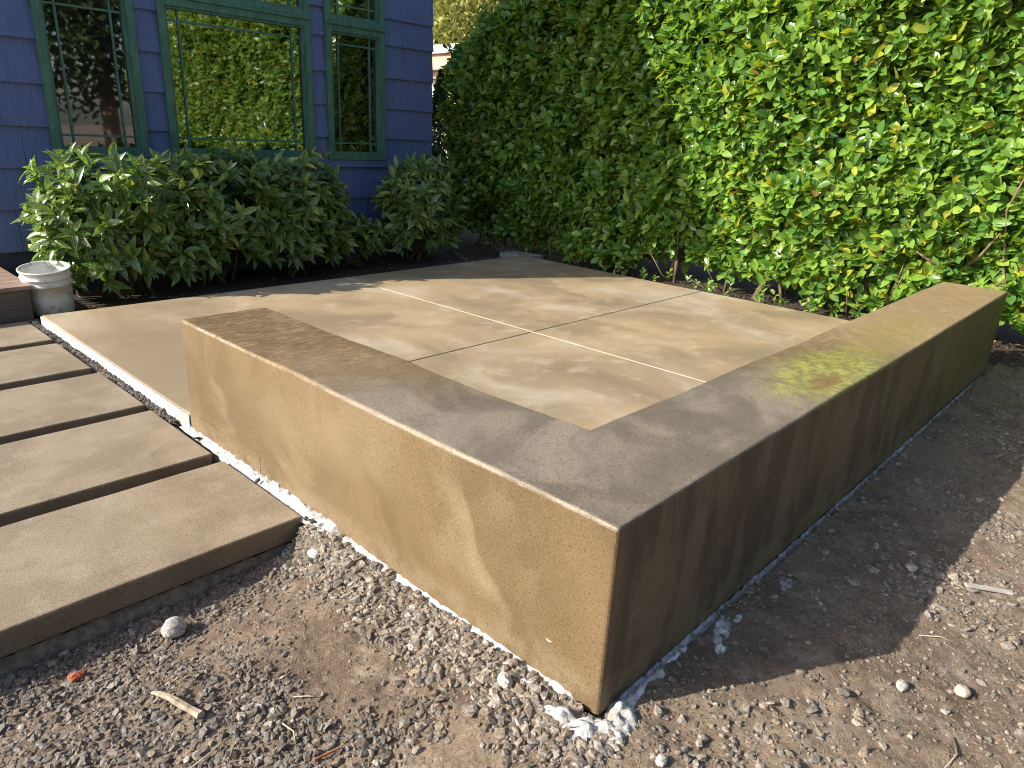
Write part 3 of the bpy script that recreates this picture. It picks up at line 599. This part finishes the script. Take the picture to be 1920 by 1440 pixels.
# hedge -----------------------------------------------------------
hedge=empty('hedge',(5.3,2.0,0)); tag(hedge,'tall glossy cherry laurel hedge along the right side of the patio','hedge')
HL=np.array([5.3,2.0,0])
def face_x(y,z): return 4.93+.26*(fbm(y,z,1.1,3,40)-.5)*2*.6+.10*ss(.9,.2,z)-.0*z
def top_z(y): return 3.1-.75*ss(4.4,6.2,y)+.25*(fbm(y,y*0,1.2,2,41)-.5)
Sn=10800
y=np.where(rng.random(Sn)<.82,rng.uniform(-1.5,6.15,Sn),rng.uniform(-4.3,-1.5,Sn)); zt=top_z(y); z=.08+(zt-.08)*rng.random(Sn)**.95
low=(z<.0+.36*fbm(y,y*0+3,1.6,2,44)); y=y[~low]; z=z[~low]; zt=zt[~low]
dep=rng.exponential(.10,len(y))+  .17*ss(.5,.85,fbm(y,z,3.6,2,61)); x=face_x(y,z)+.02+dep+.25*ss(.35,0,zt-z)
base=np.stack([x,y,z],-1); out=np.array([-1,0,0.])
ax=nrmz(out*rng.uniform(.3,1.1,(len(y),1))+np.array([0,0,1])*rng.uniform(.25,1.3,(len(y),1))+rng.normal(0,.35,(len(y),3)))
ln=rng.uniform(.08,.20,len(y)); base=base-ax*ln[:,None]*.6
A1,P1=sprigs(base,ax,7,ln,.130,droop=.15); tf=1-.0*P1[:,0]
# top and left end sprigs
S2=1500; y2=rng.uniform(-4.2,6.15,S2); x2=rng.uniform(5.0,6.3,S2); b2=np.stack([x2,y2,top_z(y2)-.05-rng.exponential(.1,S2)],-1)
a2=nrmz(np.array([0,0,1.])+rng.normal(0,.35,(S2,3))); l2=rng.uniform(.1,.3,S2); A2,P2=sprigs(b2,a2,8,l2,.10)
S3=500; z3=rng.uniform(.4,2.3,S3); x3=rng.uniform(5.0,6.3,S3); b3=np.stack([x3,5.95+.25*(x3-5)+rng.normal(0,.1,S3),z3],-1); a3=nrmz(np.array([0,.7,.6])+rng.normal(0,.35,(S3,3))); A3,P3=sprigs(b3,a3,7,rng.uniform(.1,.2,S3),.10)
# inner filling, sparse big leaves
S4=5600; y4=rng.uniform(-4.2,6.0,S4); z4=.25+(top_z(y4)-.35)*rng.random(S4); b4=np.stack([rng.uniform(5.35,6.3,S4),y4,z4],-1); a4=nrmz(rng.normal(0,1,(S4,3))); A4,P4=sprigs(b4,a4,5,rng.uniform(.1,.25,S4),.17)
# low shoots at the patio edge
S5=46; y5=rng.uniform(.6,3.8,S5); b5=np.stack([rng.uniform(4.84,5.15,S5),y5,rng.uniform(.0,.08,S5)],-1); a5=nrmz(np.array([-.2,0,1.])+rng.normal(0,.3,(S5,3))); A5,P5=sprigs(b5,a5,5,rng.uniform(.04,.12,S5),.06)
A=np.concatenate([A1,A2,A3,A4,A5]); P=np.concatenate([P1,P2,P3,P4,P5])
keep=P[:,2]>.0; keep&=~((P[:,0]<4.62)&(P[:,1]>-.1)&(P[:,2]<.56)&(P[:,1]<.5)); A=A[keep];P=P[keep]
tn=leaf_tints(len(P),(.055,.175,.045),(.26,.42,.07),0)
yy_=rng.random(len(P))<np.where(P[:,1]<2.5,.09,.008); tn[yy_,:3]=np.array((.40,.42,.055))*rng.uniform(.75,1.1,(yy_.sum(),1))  # yellower leaves on the sunlit stretch: sunlight put into the leaf tint
dd_=rng.random(len(P))<.004; tn[dd_,:3]=(.26,.13,.05)
foliage(hedge,A,P,tn,LT,LFc,MLF,300)
# twigs of the front shoots
tv=[];tfc=[]
sel=rng.choice(len(base),1500,replace=False)
TW,TF=tube([(0,0,-1.2),(0.02,0,0),(0,0,1)],[.010,.008,.004],4); TW=np.array([tuple(p) for p in TW])
zz=ax[sel]; xx=nrmz(np.cross(zz,np.array([0,1,.01]))); yy=np.cross(zz,xx); L=ln[sel]*1.1
AT_=np.stack([xx*.25,yy*.25,zz*L[:,None]],-1); bo=bulk('twigs',[TW],TF,np.zeros(len(sel),int),AT_,base[sel]-HL,np.ones((len(sel),4)),m_plain('green_twig',(.17,.15,.06),.8,.3,20),hedge); tag(bo,kind='stuff')
for k in range(30):
    yb=-4.0+k*.34+random.uniform(-.12,.12); xb=5.25+random.uniform(-.12,.0); P_=[Vector((xb,yb,-.1))]; r0=random.uniform(.016,.038)
    d=Vector((random.uniform(-.08,.15),random.uniform(-.4,.4),1))
    for j in range(5): P_.append(P_[-1]+d*.28+Vector((random.uniform(-.06,.06),random.uniform(-.08,.08),0)))
    parts=[tube([p-Vector(HL) for p in P_],[r0*(1-.13*j) for j in range(6)],7)]
    for j in range(3):
        s=P_[random.choice((0,1,1,2))]+Vector((0,0,.08)); e=s+Vector((random.uniform(-.32,-.05),random.uniform(-.3,.3),random.uniform(.1,.35))); m_=(s+e)/2+Vector((0,0,-.04))
        parts.append(tube([p-Vector(HL) for p in (s,m_,e)],[r0*.45,r0*.33,r0*.2],5))
    mesh_obj('stem',*join(*parts),MBARK,hedge,smooth=True)

# spotted shrubs against the house -----------------------------------
def shrub(cx,cy,rx,ry,zt,n,label,seed,zb=.22):
    root=empty('shrub',(cx,cy,-.03)); tag(root,label,'shrub',group='spotted laurel shrubs in front of the house')
    th=rng.uniform(0,2*np.pi,n); cph=rng.uniform(-.75,1,n); rr=rng.random(n)**.28
    zc=(zt+zb)/2; rz=(zt-zb)/2; sp=np.sqrt(1-cph**2)**.6
    o=np.stack([np.cos(th)*sp,np.sin(th)*sp,cph],-1)
    lump=.85+.35*fbm(o[:,0]*1.5+seed,o[:,2]*1.5+o[:,1],1.6,3,seed)
    b=np.stack([cx+o[:,0]*rx*rr*lump,cy+o[:,1]*ry*rr*lump,zc+o[:,2]*rz*rr*np.minimum(lump,1.06)],-1)
    a=nrmz(o*np.array([1,1,.5])*.7+np.array([0,-.15,.75])+rng.normal(0,.3,(n,3))); l=rng.uniform(.05,.13,n)
    A,P=sprigs(b-a*l[:,None]*.5,a,7,l,.150,spread=(.6,1.3),droop=.55,bias=np.array([-.1,-.4,.4]))
    k=(P[:,1]<5.84)&(P[:,2]>.03)&(P[:,1]>4.5); A=A[k];P=P[k]
    tn=leaf_tints(len(P),(.045,.11,.028),(.17,.27,.065),.06,(.38,.40,.08))
    foliage(root,A,P,tn,AT,LFc,MAU,260)
    for j in range(7):
        p0=Vector((random.uniform(-.16,.16)*rx*2,random.uniform(-.08,.1),0)); tip=Vector((random.uniform(-.8,.8)*rx,random.uniform(-.5,.5)*ry,random.uniform(.6,.9)*zt)); mid=(p0+tip)/2+Vector((0,0,-.06))
        mesh_obj('stem',*tube([p0,mid,tip],[.012,.009,.004],6),MBARK,root,smooth=True)
shrub(.80,5.32,.60,.36,1.06,320,'leftmost spotted laurel shrub, sunlit on its left side behind the bucket',1,-.02)
shrub(1.55,5.36,.58,.34,1.08,310,'spotted laurel shrub under the wide window, second from the left',2,.0)
shrub(2.36,5.40,.50,.34,1.06,310,'third spotted laurel shrub, in front of the right end of the wide window',3,.0)
shrub(3.86,5.38,.43,.32,1.05,240,'spotted laurel shrub standing apart at the right corner of the house',4,.03)
shrub(3.02,5.42,.36,.22,.42,60,'low spotted laurel shrub in the gap where the blue wall shows',5,.12)

# litter ------------------------------------------------------------
lt,LF2=leaf_tmpl(auc,.5,.5,4); n=2600
lx=np.concatenate([rng.uniform(4.80,5.6,1500),rng.uniform(.2,4.8,800),rng.uniform(4.6,5.9,300)]); ly=np.concatenate([rng.uniform(-.2,5.8,1500),rng.uniform(4.72,5.8,800),rng.uniform(-1.1,.1,300)])
dens=np.where((lx>4.8)&(ly>3.6),1,np.where(lx>4.8,.6,.45)); k=rng.random(n)<dens; lx=lx[k]; ly=ly[k]; n=len(lx)
A=rotm(n,.8)*rng.uniform(.02,.055,n)[:,None,None]; P=np.stack([lx,ly,hgt(lx,ly)+.012],-1)
pal=np.array([(.26,.12,.06),(.20,.10,.06),(.34,.22,.12),(.12,.08,.05)]); t=np.concatenate([pal[rng.integers(0,4,n)]*rng.uniform(.6,1.1,(n,1)),np.ones((n,1))],1)
o=bulk('leaf_litter',[lt],LF2,np.zeros(n,int),A,P,t,MLITTER,smooth=False); tag(o,'dry brown leaves scattered on the soil under the hedge and shrubs','leaf litter',kind='stuff')
stick('branch',[(4.25,5.0,.02),(4.38,5.35,.06),(4.55,5.75,.16)],[.022,.020,.014],'dead dark branch lying on the dark gravel by the house corner',m=MBARK,cat='branch',n=8)
fm=bpy.data.materials['raw_concrete']
for (a,b,c,d,lab,rz) in ((4.80,5.10,4.62,5.05,'pale flat concrete piece off the far corner of the patio',.15),(5.05,5.35,5.15,5.42,'smaller flat concrete piece beyond the far corner, under the hedge',-.2)):
    o=box('concrete_piece',-(b-a)/2,(b-a)/2,-(d-c)/2,(d-c)/2,-.04,.02,m_plain('grey_footing',(.33,.32,.31),.9,.2,12) if rz>0 else fm,bev=.008); o.location=((a+b)/2,(c+d)/2,.02); o.rotation_euler=(0,0.03,rz); tag(o,lab,'concrete piece')
stick('twig',[(-.578,.402,.006),(-.545,.40,.010),(-.509,.392,.006)],[.003,.004,.002],'reddish brown bark sliver at the bottom edge',m=m_plain('red_bark',(.36,.14,.07),.85,.3,30),cat='bark sliver')
stick('leaf_sheath',[(4.86,3.46,.0),(4.87,3.45,.05),(4.87,3.45,.115)],[.02,.018,.002],'upright pointed dry brown leaf at the far edge of the patio under the hedge',m=m_plain('dry_sheath',(.42,.26,.16),.8,.2,30),cat='dry leaf',n=5)

# ---------------------------------------------------------------- beyond: neighbour house, trees
nb=empty('neighbour_house',(12.2,14,0)); tag(nb,'pale neighbouring house with a pink fascia seen between the blue wall and the hedge','house')
for nm,b,m in (('wall',(12.2,20,12.5,24,-.3,2.62),MNW),('soffit',(11.95,20.1,12.3,24.2,2.62,2.80),MNS),('fascia',(11.7,20.2,12.1,24.4,2.80,3.16),MNF),('roof',(11.6,20.3,12.0,24.5,3.16,3.36),MNR)):
    o=box(nm,*b,m); o.parent=nb; o.matrix_parent_inverse=Matrix.Translation((-12.2,-14,0))
def tree(name,cx,cy,rad,z0,z1,n,lo,hi,label,lsz=.16,cat='tree',cone=False,yel=0):
    root=empty(name,(cx,cy,-.1)); tag(root,label,cat)
    nc=26; cc=rng.normal(0,1,(nc,3)); cc=nrmz(cc)*rng.uniform(.3,.8,(nc,1)); 
    if cone:
        h=rng.random(n); r=rad*(1-h**1.6)*rng.uniform(.75,1.05,n); a=rng.random(n)*6.283; P=np.stack([cx+r*np.cos(a),cy+r*np.sin(a),z0+(z1-z0)*h],-1)
    else:
        k=rng.integers(0,nc,n); d=nrmz(rng.normal(0,1,(n,3)))*rng.uniform(.2,.42,(n,1)); q=cc[k]+d; P=np.stack([cx+q[:,0]*rad,cy+q[:,1]*rad,(z0+z1)/2+q[:,2]*(z1-z0)/2],-1)
    Rn=rng.normal(0,1,(n,3)); d=nrmz(Rn); e=nrmz(np.cross(d,rng.normal(0,1,(n,3)))); f=np.cross(e,d); s=lsz*rng.uniform(.6,1.3,n)
    A=np.stack([e,d,f],-1)*s[:,None,None]
    o=bulk('crown',LT,LFc,rng.integers(0,4,n),A,P-np.array([cx,cy,-.1]),leaf_tints(n,lo,hi,yel),MTL,root); tag(o,kind='stuff')
    mesh_obj('trunk',*tube([(0,0,-.1),(.05,0,z0+.3),(0,.05,(z0+z1)*.6)],[rad*.09+.02,rad*.07+.02,.03],8),MBARK,root,smooth=True)
tree('broadleaf_tree',19.0,20.0,4.2,3.2,10.5,15000,(.27,.27,.055),(.42,.40,.12),'yellow-green tree behind the neighbouring house',.26)
tree('evergreen_tree',20,27,4.5,1,13,9000,(.03,.06,.02),(.05,.09,.03),'dark evergreen behind the yellow-green tree at the house corner',.4)
tree('conifer',6.95,8.6,.42,.0,2.25,12000,(.05,.10,.02),(.09,.15,.03),'small clipped conifer in the gap at the end of the hedge',.05,'conifer',True)
tree('dark_bush',5.4,7.2,.6,-.1,1.3,2600,(.03,.07,.02),(.06,.11,.03),'dark low bush behind the corner of the blue house',.09,'bush')
for k,(cx,cy,rad,hh,lab) in enumerate(((1.5,-14.,3.6,9,'dark tree mirrored in the left window, behind the camera'),(8.,-15.,4.2,11,'dark tree mirrored in the wide window, behind the camera'),(-6.,-13.,3.6,9,'dark tree behind the camera at the left'))):
    tree('evergreen_tree',cx,cy,rad,-.2,hh,14000,(.014,.028,.01),(.03,.055,.016),lab,.28)
